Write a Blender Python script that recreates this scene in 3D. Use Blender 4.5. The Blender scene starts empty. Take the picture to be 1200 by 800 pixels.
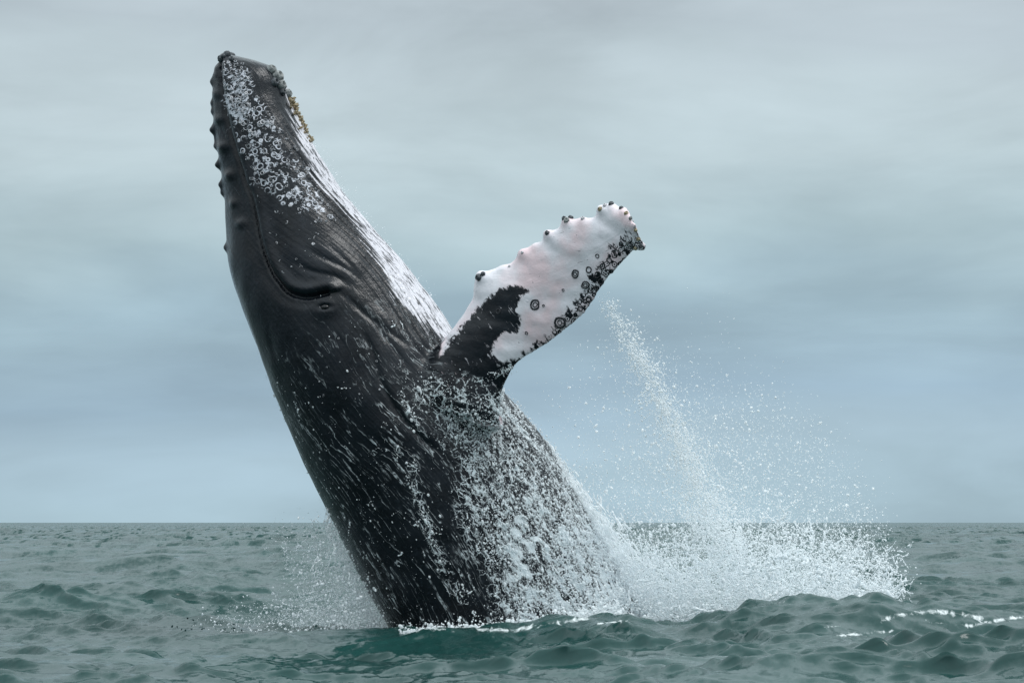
import bpy, math
import numpy as np
from mathutils import Vector

rng = np.random.default_rng(11)
sc = bpy.context.scene
col = sc.collection

# ------------------------------------------------------------------ camera
F, HZ, DIST, CAMH = 2880.0, 612.0, 32.0, 1.37     # focal length and horizon in photo pixels, metres
cd = bpy.data.cameras.new('camera'); cam = bpy.data.objects.new('camera', cd); col.objects.link(cam)
cam.location = (0, -DIST, CAMH); cam.rotation_euler = (math.radians(90), 0, 0)
cd.sensor_width = 36; cd.lens = 36 * F / 1200; cd.shift_y = (HZ - 400) / 1200
sc.cycles.max_bounces = 20; sc.cycles.diffuse_bounces = 16; sc.cycles.transmission_bounces = 16
cd.clip_start = 0.5; cd.clip_end = 60000
sc.camera = cam

# ------------------------------------------------------------------ light
SUN = Vector((0.44, -0.18, 0.88)).normalized()
sl = bpy.data.lights.new('sun', 'SUN'); sl.energy = 1.5; sl.angle = math.radians(24); sl.color = (1, .992, .98)
so = bpy.data.objects.new('sun', sl); col.objects.link(so)
so.rotation_euler = (-SUN).to_track_quat('-Z', 'Y').to_euler(); so.location = (20, -20, 40)

class NT:
    """small helper round a node tree"""
    def __init__(s, tree): s.t = tree; s.n = tree.nodes; s.l = tree.links
    def set(s, sock, v):
        if isinstance(v, bpy.types.NodeSocket): s.l.new(v, sock)
        elif v is not None: sock.default_value = v
    def node(s, kind, **kw):
        n = s.n.new(kind)
        for k, v in kw.items(): setattr(n, k, v)
        return n
    def m(s, op, a, b=None, c=None, clamp=False):
        n = s.node('ShaderNodeMath', operation=op, use_clamp=clamp)
        for i, v in enumerate((a, b, c)): s.set(n.inputs[i], v)
        return n.outputs[0]
    def vm(s, op, a, b=None):
        n = s.node('ShaderNodeVectorMath', operation=op); s.set(n.inputs[0], a); s.set(n.inputs[1], b)
        return n.outputs[0]
    def smooth(s, v, lo, hi, a=0.0, b=1.0):
        n = s.node('ShaderNodeMapRange', interpolation_type='SMOOTHSTEP')
        for i, x in enumerate((v, lo, hi, a, b)): s.set(n.inputs[i], x)
        return n.outputs[0]
    def noise(s, vec, scale, detail=4, rough=.55, dist=0.0, out=0):
        n = s.node('ShaderNodeTexNoise'); s.set(n.inputs['Vector'], vec); s.set(n.inputs['Scale'], scale)
        s.set(n.inputs['Detail'], detail); s.set(n.inputs['Roughness'], rough); s.set(n.inputs['Distortion'], dist)
        return n.outputs[out]
    def vor(s, vec, scale, feature='F1', rnd=1.0):
        n = s.node('ShaderNodeTexVoronoi', feature=feature); s.set(n.inputs['Vector'], vec); s.set(n.inputs['Scale'], scale)
        s.set(n.inputs['Randomness'], rnd); return n
    def mix(s, f, a, b):
        n = s.node('ShaderNodeMix', data_type='RGBA'); s.set(n.inputs[0], f)
        for k, v in ((6, a), (7, b)):
            s.set(n.inputs[k], (*v, 1) if isinstance(v, tuple) and len(v) == 3 else v)
        return n.outputs[2]
    def attr(s, name, out='Fac'): return s.node('ShaderNodeAttribute', attribute_name=name).outputs[out]
    def mul(s, vec, xyz): return s.vm('MULTIPLY', vec, xyz)
    def bump(s, h, strength, dist, normal=None):
        n = s.node('ShaderNodeBump'); s.set(n.inputs['Strength'], strength); s.set(n.inputs['Distance'], dist)
        s.set(n.inputs['Height'], h); s.set(n.inputs['Normal'], normal) if normal is not None else None
        return n.outputs[0]

def lin(r, g, b):
    f = lambda c: ((c / 255 + .055) / 1.055) ** 2.4 if c > 10 else c / 255 / 12.92
    return (f(r), f(g), f(b))

w = bpy.data.worlds.new('World'); sc.world = w; w.use_nodes = True
W = NT(w.node_tree); W.n.clear()
tc = W.node('ShaderNodeTexCoord').outputs['Generated']
sep = W.node('ShaderNodeSeparateXYZ'); W.l.new(tc, sep.inputs[0])
z = sep.outputs['Z']
warp = W.noise(W.mul(tc, (6.5, 6.5, 26)), 1.0, 5, .5, .35)
warp2 = W.noise(W.mul(tc, (1.9, 1.9, 11)), 1.0, 3, .5)
zz = W.m('ADD', z, W.m('MULTIPLY', W.m('SUBTRACT', warp2, .5), .08))
zz = W.m('ADD', zz, W.m('MULTIPLY', W.m('SUBTRACT', warp, .5), .047))
r = W.node('ShaderNodeValToRGB'); W.l.new(W.m('MULTIPLY', zz, 1.6), r.inputs[0])
stops = [(-.02, (166, 191, 203)), (.018, (163, 187, 201)), (.036, (151, 176, 193)), (.056, (157, 182, 195)), (.074, (172, 194, 202)),
         (.096, (183, 200, 206)), (.112, (183, 198, 204)), (.125, (172, 185, 192)), (.142, (176, 188, 195)), (.2, (187, 200, 205)), (.39, (192, 203, 208))]
el = r.color_ramp.elements
while len(el) < len(stops): el.new(.5)
for e, (p, c) in zip(el, stops): e.position = max(0, p * 2.5); e.color = (*lin(*c), 1)
lift = W.smooth(z, .16, .80, 1.05, 2.6)          # an overcast sky is brighter overhead
tone = W.m('ADD', W.smooth(warp, .25, .75, -.10, .09), W.smooth(W.noise(W.mul(tc, (4.0, 4.0, 13)), 1.3, 6, .55, .5), .28, .72, .93, 1.17))
cl = W.vm('SCALE', r.outputs[0]); sclnode = cl.node; W.set(sclnode.inputs['Scale'], W.m('MULTIPLY', lift, tone))
sky = W.node('ShaderNodeTexSky', sky_type='NISHITA'); sky.sun_disc = False
sky.sun_elevation = math.asin(SUN.z); sky.sun_rotation = math.atan2(SUN.x, SUN.y); sky.dust_density = 3
skyd = W.vm('SCALE', sky.outputs[0]); W.set(skyd.node.inputs['Scale'], .10)
mixc = W.mix(.94, skyd, cl)
bg = W.node('ShaderNodeBackground'); W.l.new(mixc, bg.inputs[0]); bg.inputs[1].default_value = 1.0
wo = W.node('ShaderNodeOutputWorld'); W.l.new(bg.outputs[0], wo.inputs[0])

vs = sc.view_settings
vs.view_transform = 'Standard'; vs.look = 'None'; vs.exposure = 0; vs.gamma = 1; vs.use_curve_mapping = False

# ------------------------------------------------------------------ helpers
def P(u, v, y=0.0):
    """photo pixel and distance behind the whale's mid plane -> point"""
    d = y + DIST
    return np.stack(np.broadcast_arrays((np.asarray(u) - 600) / F * d, y, CAMH + (HZ - np.asarray(v)) / F * d), -1).astype(float)
def proj(p):
    d = p[:, 1] + DIST
    return np.stack((600 + p[:, 0] * F / d, HZ - (p[:, 2] - CAMH) * F / d), -1)
def spline(pts, n):
    """Catmull-Rom through the rows of pts, n samples"""
    pts = np.asarray(pts, float); k = len(pts)
    t = np.linspace(0, k - 1, n); i = np.minimum(t.astype(int), k - 2); f = (t - i)[:, None]
    g = np.gradient(pts, axis=0)
    a, b, ga, gb = pts[i], pts[i + 1], g[i], g[i + 1]
    return (2*f**3-3*f**2+1)*a + (f**3-2*f**2+f)*ga + (-2*f**3+3*f**2)*b + (f**3-f**2)*gb
def pdist(q, line, signed=False, margin=70):
    """distance of points q (N,2) from a polyline, 1000 when farther than margin; signed: positive on screen right of a line that runs down"""
    line = np.asarray(line, float); lo, hi = line.min(0) - margin, line.max(0) + margin
    ix = np.flatnonzero((q[:, 0] > lo[0]) & (q[:, 0] < hi[0]) & (q[:, 1] > lo[1]) & (q[:, 1] < hi[1]))
    full = np.full(len(q), -1000.0 if signed else 1000.0); qx, qy = q[ix, 0].copy(), q[ix, 1].copy()
    best = np.full(len(ix), 1e9); sg = np.ones(len(ix))
    for a, b in zip(line[:-1], line[1:]):
        ab = b - a; rx, ry = qx - a[0], qy - a[1]
        t = np.clip((rx * ab[0] + ry * ab[1]) / (ab @ ab + 1e-12), 0, 1)
        d = (rx - t * ab[0]) ** 2 + (ry - t * ab[1]) ** 2; m = d < best
        best = np.where(m, d, best)
        if signed: sg = np.where(m, -np.sign(ab[0] * ry - ab[1] * rx), sg)
    full[ix] = np.sqrt(best) * sg
    return full
def inpoly(q, poly):
    poly = np.asarray(poly, float); ins = np.zeros(len(q), bool); j = len(poly) - 1
    for i in range(len(poly)):
        xi, yi = poly[i]; xj, yj = poly[j]
        c = ((yi > q[:, 1]) != (yj > q[:, 1])) & (q[:, 0] < (xj - xi) * (q[:, 1] - yi) / (yj - yi + 1e-9) + xi)
        ins ^= c; j = i
    return ins
def polysd(q, poly):
    """signed distance, positive inside"""
    d = pdist(q, list(poly) + [poly[0]]); return np.where(inpoly(q, poly), d, -d)
def sst(x, a, b): t = np.clip((x - a) / (b - a), 0, 1); return t * t * (3 - 2 * t)
def lumps(p, freq, seed, n=14):
    r_ = np.random.default_rng(seed); o = np.zeros(len(p))
    for _ in range(n):
        k = r_.normal(size=3) * freq; o += np.sin(p @ k + r_.uniform(0, 6.28))
    return o / math.sqrt(n)
def mesh_np(name, v, quads=None, tris=None, smooth=True):
    me = bpy.data.meshes.new(name); me.vertices.add(len(v)); me.vertices.foreach_set('co', np.ascontiguousarray(v, np.float32).ravel())
    loops, starts, tot = [], [], 0
    for f in (quads, tris):
        if f is None or len(f) == 0: continue
        f = np.asarray(f); loops.append(f.ravel()); starts.append(tot + np.arange(len(f)) * f.shape[1]); tot += f.size
    if tot:
        loops = np.concatenate(loops).astype(np.int32); starts = np.concatenate(starts).astype(np.int32)
        me.loops.add(tot); me.loops.foreach_set('vertex_index', loops)
        me.polygons.add(len(starts)); me.polygons.foreach_set('loop_start', starts)
        me.update(calc_edges=True)
        me.polygons.foreach_set('use_smooth', np.full(len(me.polygons), smooth, bool))
    return me
def setattr_f(me, name, a):
    at = me.attributes.new(name, 'FLOAT', 'POINT'); at.data.foreach_set('value', np.ascontiguousarray(a, np.float32))
def setattr_v(me, name, a):
    at = me.attributes.new(name, 'FLOAT_VECTOR', 'POINT'); at.data.foreach_set('vector', np.ascontiguousarray(a, np.float32).ravel())
def link(name, me, mat=None, parent=None, **tags):
    o = bpy.data.objects.new(name, me); col.objects.link(o)
    if mat is not None and me is not None: me.materials.append(mat) if not me.materials else None
    if parent is not None: o.parent = parent
    for k, v in tags.items(): o[k] = v
    return o
def loft(rings, closed_ends=True, off=0):
    n, k = rings.shape[:2]; v = rings.reshape(-1, 3)
    i, j = np.meshgrid(np.arange(n - 1), np.arange(k), indexing='ij'); j2 = (j + 1) % k
    q = np.stack((i*k+j, i*k+j2, (i+1)*k+j2, (i+1)*k+j), -1).reshape(-1, 4)
    c0, c1 = rings[0].mean(0), rings[-1].mean(0); v = np.vstack((v, c0, c1))
    a = np.arange(k); b = (a + 1) % k
    t = np.vstack((np.stack((b, a, np.full(k, n*k)), -1), np.stack(((n-1)*k+a, (n-1)*k+b, np.full(k, n*k+1)), -1)))
    return v, q + off, t + off
def material(name):
    m = bpy.data.materials.new(name); m.use_nodes = True; t = NT(m.node_tree)
    return m, t, m.node_tree.nodes['Principled BSDF']

# ------------------------------------------------------------------ sea surface height (sum of trochoidal waves)
WV = []
wr = np.random.default_rng(5)
for lam in np.geomspace(.20, 30, 96):
    lam *= wr.uniform(.93, 1.07)
    th = math.radians(250) + wr.normal() * math.radians(34 if lam < 2.5 else 26)
    eps = np.interp(math.log(lam), np.log([.20, .4, .8, 1.5, 2.2, 4, 8, 14, 30]), [.135, .140, .090, .056, .038, .034, .028, .018, .010])
    amp = eps * lam / (2 * math.pi) * wr.uniform(.55, 1.4)
    WV.append((2 * math.pi / lam, math.cos(th), math.sin(th), amp, wr.uniform(0, 6.28), lam))
CREST = np.array([(-200, 748), (60, 746), (170, 743), (230, 739), (300, 738), (400, 741), (467, 738), (510, 734), (600, 735), (647, 726), (683, 719), (720, 717), (750, 720),
                  (784, 724), (825, 717), (870, 705), (919, 699), (960, 701), (1012, 700), (1060, 708), (1130, 720), (1300, 735), (1600, 745)], float)
CY = -3.0
cx = (CREST[:, 0] - 600) / F * (DIST + CY); cz = CAMH - (CREST[:, 1] - HZ) / F * (DIST + CY)
def sea_points(x, y, spacing):
    """displaced positions of the rest points (x,y)"""
    dx = np.zeros_like(x); dy = np.zeros_like(x); dz = np.zeros_like(x)
    near = np.exp(-((y + 2.0) / 3.2) ** 2 - (x / 9.5) ** 2)
    calm = 1 - .55 * near
    gust = 1 + .35 * np.sin(x * .21 + y * .13 + 1) * np.sin(y * .083 - x * .05 + 2)
    zs = np.zeros_like(x)
    pa = (np.sin(x * 1.31 + 1.9 * np.sin(y * .37 + 1)) * np.sin(y * .83 + 1.7 * np.sin(x * .53)) + np.sin(x * .47 - y * .61 + 2 * np.sin(x * .21 + y * .33)) + .8 * np.sin(x * 2.3 + y * 1.1 + 1.5 * np.sin(y * 1.7 - x)))
    patch = (.45 + .85 * sst(pa, -1.0, 1.8)).astype(np.float32)           # cat's paws: the short waves come in patches
    xf, yf = x.astype(np.float64), y.astype(np.float64)
    for k, cx_, cy_, a, ph, lam in WV:
        fade = sst(lam / spacing, 2.0, 4.0)
        m = np.flatnonzero(fade > 0)
        if len(m) == 0: continue
        aa = (a * fade[m] * (calm[m] if lam > 1.6 else .8) * gust[m]).astype(np.float32)
        p = np.remainder(k * (xf[m] * cx_ + yf[m] * cy_) + ph, 2 * np.pi).astype(np.float32)
        c, s = np.cos(p), np.sin(p)
        q = 1.0 if lam > 1 else .6
        if lam < 1.8: aa = aa * patch[m]; zs[m] += aa * s
        else: dz[m] += aa * s
        dx[m] += q * aa * c * cx_; dy[m] += q * aa * c * cy_
    sg = zs[(np.abs(x) < 8) & (y > -14) & (y < 8)].std() if len(x) > 5000 else .03
    zq = 2.8 * np.tanh(zs / sg / 2.8); dz = dz + sg * ((np.exp(.36 * zq) - 1) / .36 - .18)       # peaked crests, flat troughs
    ex = np.exp(-np.maximum(np.abs(x) - 13, 0) ** 2 / 30)
    w_ = np.where(y < CY, 2.1, 1.1)
    yc = y - CY - .25 * np.sin(x * 1.3) - .15 * np.sin(x * 2.9 + 1)
    hump = np.interp(x, cx, cz) * np.exp(-(yc / w_) ** 2) * ex
    # the small peaked wave in the foreground
    px_, py_ = (1095 - 600) / F * 22.2, 22.2 - DIST
    rx, ry = x - px_, y - py_
    peak = .16 * np.exp(-np.abs(rx) / .16) * np.exp(-(ry / .30) ** 2) + .10 * np.exp(-(rx / .9) ** 2 - (ry / .5) ** 2)
    return x + dx, y + dy, dz + hump + peak

def sea_height(x, y):
    """height of the displaced sheet near rest point (good enough for contact)"""
    x = np.atleast_1d(np.asarray(x, float)); y = np.atleast_1d(np.asarray(y, float))
    return sea_points(x, y, np.full_like(x, .06))[2]

def build_sea():
    rs = [1.0]
    while rs[-1] < 16: rs.append(rs[-1] * 1.05)
    while rs[-1] < 62: rs.append(rs[-1] + .062 * (rs[-1] / 26) ** .75)
    while rs[-1] < 40000:
        rr = rs[-1]; rs.append(rr + max(.118, .0026 * rr) * (1 + (rr / 700) ** .9))
    rs = np.array(rs)
    fine = np.linspace(-13.4, 13.4, 470)
    mid = np.geomspace(13.5, 28, 24); wide = np.linspace(33, 180, 20)
    th = np.radians(np.concatenate((-wide[1:][::-1], -mid[::-1], fine, mid, wide[:-1])))
    n, k = len(rs), len(th)
    dth = np.gradient(th); drs = np.gradient(rs)
    R_, T_ = np.meshgrid(rs, th, indexing='ij')
    sp = np.maximum(R_ * np.abs(dth)[None, :], drs[:, None] * np.ones(k)[None, :])
    x = (R_ * np.sin(T_)).ravel(); y = (R_ * np.cos(T_) - DIST).ravel()
    X, Y, Z = sea_points(x, y, sp.ravel())
    v = np.stack((X, Y, Z), -1)
    v = np.vstack((v, (0, -DIST, 0)))
    i, j = np.meshgrid(np.arange(n - 1), np.arange(k), indexing='ij'); j2 = (j + 1) % k
    q = np.stack((i*k+j, (i+1)*k+j, (i+1)*k+j2, i*k+j2), -1).reshape(-1, 4)
    a = np.arange(k); t = np.stack((a, (a + 1) % k, np.full(k, n * k)), -1)
    me = mesh_np('sea', v, q, t)
    # foam: at the whale's foot, under the falling spray, and the ribbons on the near wave
    d = np.maximum(v[:, 1] + DIST, 1); pr = np.stack((600 + v[:, 0] * F / d, HZ - (v[:, 2] - CAMH) * F / d), -1)
    fo = np.full(len(v), -1.0); zone = (np.abs(v[:, 0]) < 9) & (v[:, 1] > -12) & (v[:, 1] < 6)
    pz = pr[zone]; vz = v[zone]
    rib = [([(1035, 727), (1060, 719), (1090, 716), (1125, 719), (1150, 724)], 4.5), ([(1085, 726), (1105, 731), (1140, 733), (1160, 728), (1200, 722)], 3.2),
           ([(982, 744), (1000, 743), (1020, 741), (1045, 738)], 3.5), ([(905, 706), (922, 705)], 1.6), ([(960, 735), (985, 733)], 2.0),
           ([(480, 738), (503, 735), (535, 739)], 2.6), ([(560, 737), (600, 738), (640, 731), (690, 724)], 4.0), ([(700, 730), (740, 727)], 1.5)]
    f = np.full(len(vz), -1.0)
    for line, wd in rib: f = np.maximum(f, 1 - pdist(pz, line) / wd)
    base = 1 - np.hypot((vz[:, 0] - 1.0) / 3.6, (vz[:, 1] - .3) / 2.6)
    right = 1 - np.hypot((vz[:, 0] - 3.2) / 3.2, (vz[:, 1] - .5) / 2.4)
    f = np.maximum(f, np.maximum(base, right) * 1.6)
    fo[zone] = f
    setattr_f(me, 'foam', fo); setattr_f(me, 'far', sst(np.hypot(v[:, 0], v[:, 1] + DIST), 35, 250))
    return me

def sea_material():
    m, t, b = material('sea_water')
    oc = t.node('ShaderNodeTexCoord').outputs['Object']
    big = t.noise(oc, .35, 3, .5)
    basec = t.mix(t.smooth(big, .3, .7), (.0075, .040, .036), (.012, .054, .049))
    foam = t.attr('foam')
    fn = t.noise(t.mul(oc, (1, .22, 1)), 9, 8, .7, .8)
    fm = t.smooth(t.m('ADD', t.m('MULTIPLY', foam, .5), t.m('MULTIPLY', t.m('SUBTRACT', fn, .5), 2.4)), .18, .70)
    fm = t.m('MULTIPLY', fm, t.smooth(foam, -.35, .0))
    t.set(b.inputs['Base Color'], t.mix(fm, basec, (.66, .70, .70)))
    t.set(b.inputs['Roughness'], t.m('ADD', t.m('MULTIPLY', fm, .5), .18))
    b.inputs['IOR'].default_value = 1.333
    # ripples finer than the mesh: tilt the normal itself (the view is too grazing for height bumps)
    far = t.attr('far')
    rip = t.noise(t.mul(oc, (1, .6, 1)), 7, 5, .62, .3, out=1); rip2 = t.noise(t.mul(oc, (1, .3, 1)), 1.1, 4, .6, .3, out=1)
    def tilt(cn, k):
        v = t.vm('SCALE', t.mul(t.vm('SUBTRACT', cn, (.5, .5, .5)), (1, 1, 0))); t.set(v.node.inputs['Scale'], k); return v
    gn = t.node('ShaderNodeNewGeometry').outputs['Normal']
    def wavelets(scale, lo, hi, k):
        f = t.smooth(t.noise(t.mul(oc, scale), 1.0, 4, .62, .5), lo, hi)       # steep lee faces of wind wavelets
        v = t.vm('SCALE', (.25, -1.0, 0)); t.set(v.node.inputs['Scale'], t.m('MULTIPLY', f, k)); return v
    nn = t.vm('ADD', gn, t.vm('ADD', tilt(rip, .8), tilt(rip2, t.m('ADD', t.m('MULTIPLY', far, 1.8), .30))))
    nn = t.vm('ADD', nn, wavelets((1.1, .16, 1), .50, .64, t.m('MULTIPLY', far, .8)))
    t.set(b.inputs['Normal'], t.vm('NORMALIZE', nn))
    return m
sea = link('sea', build_sea(), sea_material(), kind='structure', label='choppy grey green open sea', category='sea')

# ------------------------------------------------------------------ whale: body and flipper lofted, fused into one skin
PAIRS = [  # back edge, throat/belly edge (photo pixels), half depth in metres
    ((264, 66), (284, 68), .10), ((256, 70), (306, 74), .26), ((250, 80), (324, 82), .38), ((248, 96), (337, 100), .47), ((249, 118), (343, 122), .53),
    ((252, 145), (354, 146), .59), ((257, 180), (374, 181), .68), ((263, 225), (402, 225), .80), ((267, 275), (438, 270), .93), ((271, 318), (474, 312), 1.05),
    ((283, 362), (506, 352), 1.15), ((303, 412), (534, 392), 1.24), ((327, 476), (562, 430), 1.32), ((354, 538), (598, 468), 1.37), ((386, 602), (640, 520), 1.40),
    ((419, 668), (682, 584), 1.41), ((456, 735), (722, 652), 1.41), ((495, 805), (764, 722), 1.38), ((545, 890), (806, 810), 1.30), ((610, 990), (838, 920), 1.12),
    ((680, 1090), (855, 1040), .80), ((735, 1165), (845, 1140), .45)]
NS, NK = 380, 220
arr = np.array([(*l, *r_, b) for l, r_, b in PAIRS], float)
S = spline(arr, NS)
Lp = P(S[:, 0], S[:, 1]); Rp = P(S[:, 2], S[:, 3]); Cb = (Lp + Rp) / 2; E1 = (Rp - Lp) / 2; Bd = S[:, 4]
AX = np.concatenate(([0], np.cumsum(np.linalg.norm(np.diff(Cb, axis=0), axis=1))))
th = np.linspace(0, 2 * np.pi, NK, endpoint=False)
ex_ = 2 / 2.15
cc = np.sign(np.cos(th)) * np.abs(np.cos(th)) ** ex_; ss = np.sign(np.sin(th)) * np.abs(np.sin(th)) ** ex_
headk = 1 - sst(AX, 2.2, 3.8)                                   # the upper jaw is narrower than the lower
wid = 1 - .30 * headk[:, None] * sst(-cc, .1, 1.0)[None, :]
rings = Cb[:, None, :] + E1[:, None, :] * cc[None, :, None]
rings[:, :, 1] += Bd[:, None] * ss[None, :] * wid
bv, bq, bt = loft(rings)

LEAD = [(496, 452), (500, 432), (509, 414), (524, 396), (542, 373), (555, 348), (559, 327), (571, 319), (584, 315), (597, 311), (606, 303), (614, 294), (626, 287), (637, 281),
        (643, 272), (654, 268), (664, 259), (674, 257), (684, 257), (697, 254), (704, 244), (717, 239), (729, 244), (738, 253)]
TRAIL = [(590, 500), (587, 478), (589, 458), (597, 439), (608, 424), (627, 411), (640, 404), (650, 396), (662, 386), (674, 376), (686, 365), (696, 353), (704, 341), (712, 328),
         (720, 318), (729, 309), (737, 300), (743, 294), (750, 293), (755, 291), (751, 280), (747, 272), (744, 263), (741, 257)]
NF, KF = 150, 64
le = spline(LEAD, NF); tr = spline(TRAIL, NF)
tt = np.linspace(0, 1, NF)
yy = -1.12 - 1.55 * np.clip(tt - .08, 0, 1)
A_ = P(le[:, 0], le[:, 1], yy + .22); B_ = P(tr[:, 0], tr[:, 1], yy - .34)
# root goes inside the body
inner0 = np.array((-.40, .75, -.10))
chord = np.linalg.norm(B_ - A_, axis=1)
thick = np.interp(tt, [0, .1, .25, .6, .9, 1], [.34, .27, .19, .13, .085, .03])
ph = np.linspace(0, 2 * np.pi, KF, endpoint=False)
u = (1 - np.cos(ph)) / 2
prof = np.sign(np.sin(ph)) * (2.2 * np.sqrt(u) * (1 - u) ** .8 + .04 * np.sin(np.pi * u))
prof /= np.abs(prof).max()
nrm = np.cross(B_ - A_, np.gradient((A_ + B_) / 2, axis=0)); nrm /= np.linalg.norm(nrm, axis=1)[:, None]
fr = A_[:, None, :] + (B_ - A_)[:, None, :] * u[None, :, None] + nrm[:, None, :] * (thick[:, None] * prof[None, :])[:, :, None]
r0 = fr[0] + inner0; r1 = fr[0] + inner0 * .45
fr = np.concatenate((r0[None], r1[None], fr))
fv, fq, ft = loft(fr, off=len(bv))
tmp = link('whale_shell', mesh_np('whale_shell', np.vstack((bv, fv)), np.vstack((bq, fq)), np.vstack((bt, ft))))
md = tmp.modifiers.new('remesh', 'REMESH'); md.mode = 'VOXEL'; md.voxel_size = .0215; md.use_smooth_shade = True
dg = bpy.context.evaluated_depsgraph_get(); dg.update()
body = bpy.data.meshes.new_from_object(tmp.evaluated_get(dg)); body.name = 'body'
bpy.data.objects.remove(tmp)
nv = len(body.vertices)
V = np.empty(nv * 3, np.float32); body.vertices.foreach_get('co', V); V = V.reshape(-1, 3).astype(float)
E = np.empty(len(body.edges) * 2, np.int32); body.edges.foreach_get('vertices', E); E = E.reshape(-1, 2)
deg = np.bincount(E.ravel(), minlength=nv)[:, None].astype(float)
def relax(V, wgt, it):
    for _ in range(it):
        s = np.stack([np.bincount(E[:, 0], V[E[:, 1], k], nv) + np.bincount(E[:, 1], V[E[:, 0], k], nv) for k in range(3)], -1)
        V = V + wgt[:, None] * (s / deg - V)
    return V
def normals(V):
    body.vertices.foreach_set('co', np.ascontiguousarray(V, np.float32).ravel()); body.update()
    n = np.empty(nv * 3, np.float32); body.vertex_normals.foreach_get('vector', n); return n.reshape(-1, 3).astype(float)
V = relax(V, np.full(nv, .5), 4)
pj = proj(V); root = (V[:, 1] < -.3) * np.exp(-(pdist(pj, [(500, 445), (530, 470), (585, 470)]) / 16) ** 2)
V = relax(V, np.clip(root, 0, .7), 60)
N_ = normals(V)
# body coordinates
near = np.empty(nv, int)
ax = np.gradient(Cb, axis=0); ax /= np.linalg.norm(ax, axis=1)[:, None]
cs_, as_, Vf = Cb[::2].astype(np.float32), ax[::2].astype(np.float32), V.astype(np.float32)
for i0 in range(0, nv, 20000):
    ddx = Vf[i0:i0+20000, None, 0] - cs_[None, :, 0]; ddz = Vf[i0:i0+20000, None, 2] - cs_[None, :, 2]
    near[i0:i0+20000] = 2 * np.argmin(np.abs(ddx * as_[None, :, 0] + ddz * as_[None, :, 2]) + .12 * np.sqrt(ddx * ddx + ddz * ddz), axis=1)
near = np.minimum(near, NS - 1)
hw = np.linalg.norm(E1, axis=1)[near]
rel = V - Cb[near]
ca = np.einsum('ij,ij->i', rel, E1[near]) / hw ** 2; sa = rel[:, 1] / Bd[near]
ee = (np.abs(ca) ** 2.15 + np.abs(sa) ** 2.15) ** (1 / 2.15)
ang = np.arctan2(np.abs(sa), ca)                               # 0 = belly, pi = back
sl_ = np.clip(AX[near] + np.einsum('ij,ij->i', rel, ax[near]), 0, AX[-1])
ip = lambda a: np.stack([np.interp(sl_, AX, a[:, k]) for k in range(3)], -1)
Cc, Ec = ip(Cb), ip(E1); hw = np.linalg.norm(Ec, axis=1); rel = V - Cc
ca = np.einsum('ij,ij->i', rel, Ec) / hw ** 2; sa = rel[:, 1] / np.interp(sl_, AX, Bd)
ee = (np.abs(ca) ** 2.15 + np.abs(sa) ** 2.15) ** (1 / 2.15)
ang = np.arctan2(np.abs(sa), ca); circ = ang * hw
V2 = V.copy(); V2[:, 1] = -np.abs(V2[:, 1]); pj = proj(V2)     # mirrored to the near side: the animal is symmetric
nearside = V[:, 1] < 0
flip = sst(ee, 1.035, 1.15) * nearside * (pj[:, 0] > 480) * (pj[:, 1] < 500)
onb = 1 - flip
# ---- relief
MOUTH = [(257, 74), (257, 88), (262, 122), (271, 160), (280, 190), (287, 215), (294, 232), (300, 259), (307, 289), (315, 313), (327, 331), (339, 343), (360, 348), (384, 343)]
disp = np.zeros(nv)
sd = pdist(pj, spline(MOUTH, 40), True); dm = np.abs(sd)
disp += onb * (-.075 * np.exp(-(dm / 2.4) ** 2) + .045 * np.exp(-((sd - 9) / 6) ** 2) * (1 - sst(pj[:, 1], 345, 365)) - .02 * np.exp(-((sd + 7) / 6) ** 2))
FOLDS = [([(348, 283), (375, 300), (408, 316), (432, 337)], .034), ([(334, 296), (360, 316), (396, 325), (420, 343)], .040), ([(384, 336), (408, 349), (432, 370), (468, 397), (492, 415)], .030),
         ([(388, 376), (400, 400), (408, 426)], .026), ([(420, 378), (437, 412), (446, 446), (467, 484), (501, 520), (522, 534)], .070), ([(312, 366), (318, 400), (330, 440)], .016),
         ([(376, 280), (400, 300), (430, 330)], .022), ([(396, 345), (425, 366), (448, 390), (470, 420), (486, 440)], .026)]
for line, dp in FOLDS:
    L_ = spline(line, 14); s2 = pdist(pj, L_, True); d = np.abs(s2)
    le_ = np.minimum(np.hypot(*(pj - L_[0]).T), np.hypot(*(pj - L_[-1]).T)); tp = sst(le_, 2, 34)
    disp += onb * tp * dp * (-.45 * np.exp(-(d / 2.8) ** 2) + .22 * np.exp(-((s2 - 9) / 7) ** 2))
d = pdist(pj, spline([(446, 446), (467, 484), (501, 520), (522, 534)], 20), True)
disp += onb * .03 * np.exp(-((d + 26) / 18) ** 2) * sst(pj[:, 1], 430, 475) * (1 - sst(pj[:, 1], 495, 545))
de = np.hypot(pj[:, 0] - 381, pj[:, 1] - 359)
disp += onb * (.05 * np.exp(-(de / 15) ** 2) - .06 * np.exp(-((pj[:, 0] - 381) / 7) ** 2 - ((pj[:, 1] - 360) / 3.2) ** 2))
# throat pleats
pl = sst(ca, .28, .62) * sst(sl_, .7, 1.6) * (1 - sst(sl_, 6.0, 7.5)) * onb
disp += pl * .030 * (np.abs(np.sin(circ * np.pi / .125 + .4 * np.sin(sl_ * 1.1))) ** .6 - .7)
disp += onb * (.012 * lumps(V, 2.2, 3) + .0035 * lumps(V, 9, 4, 20))
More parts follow.
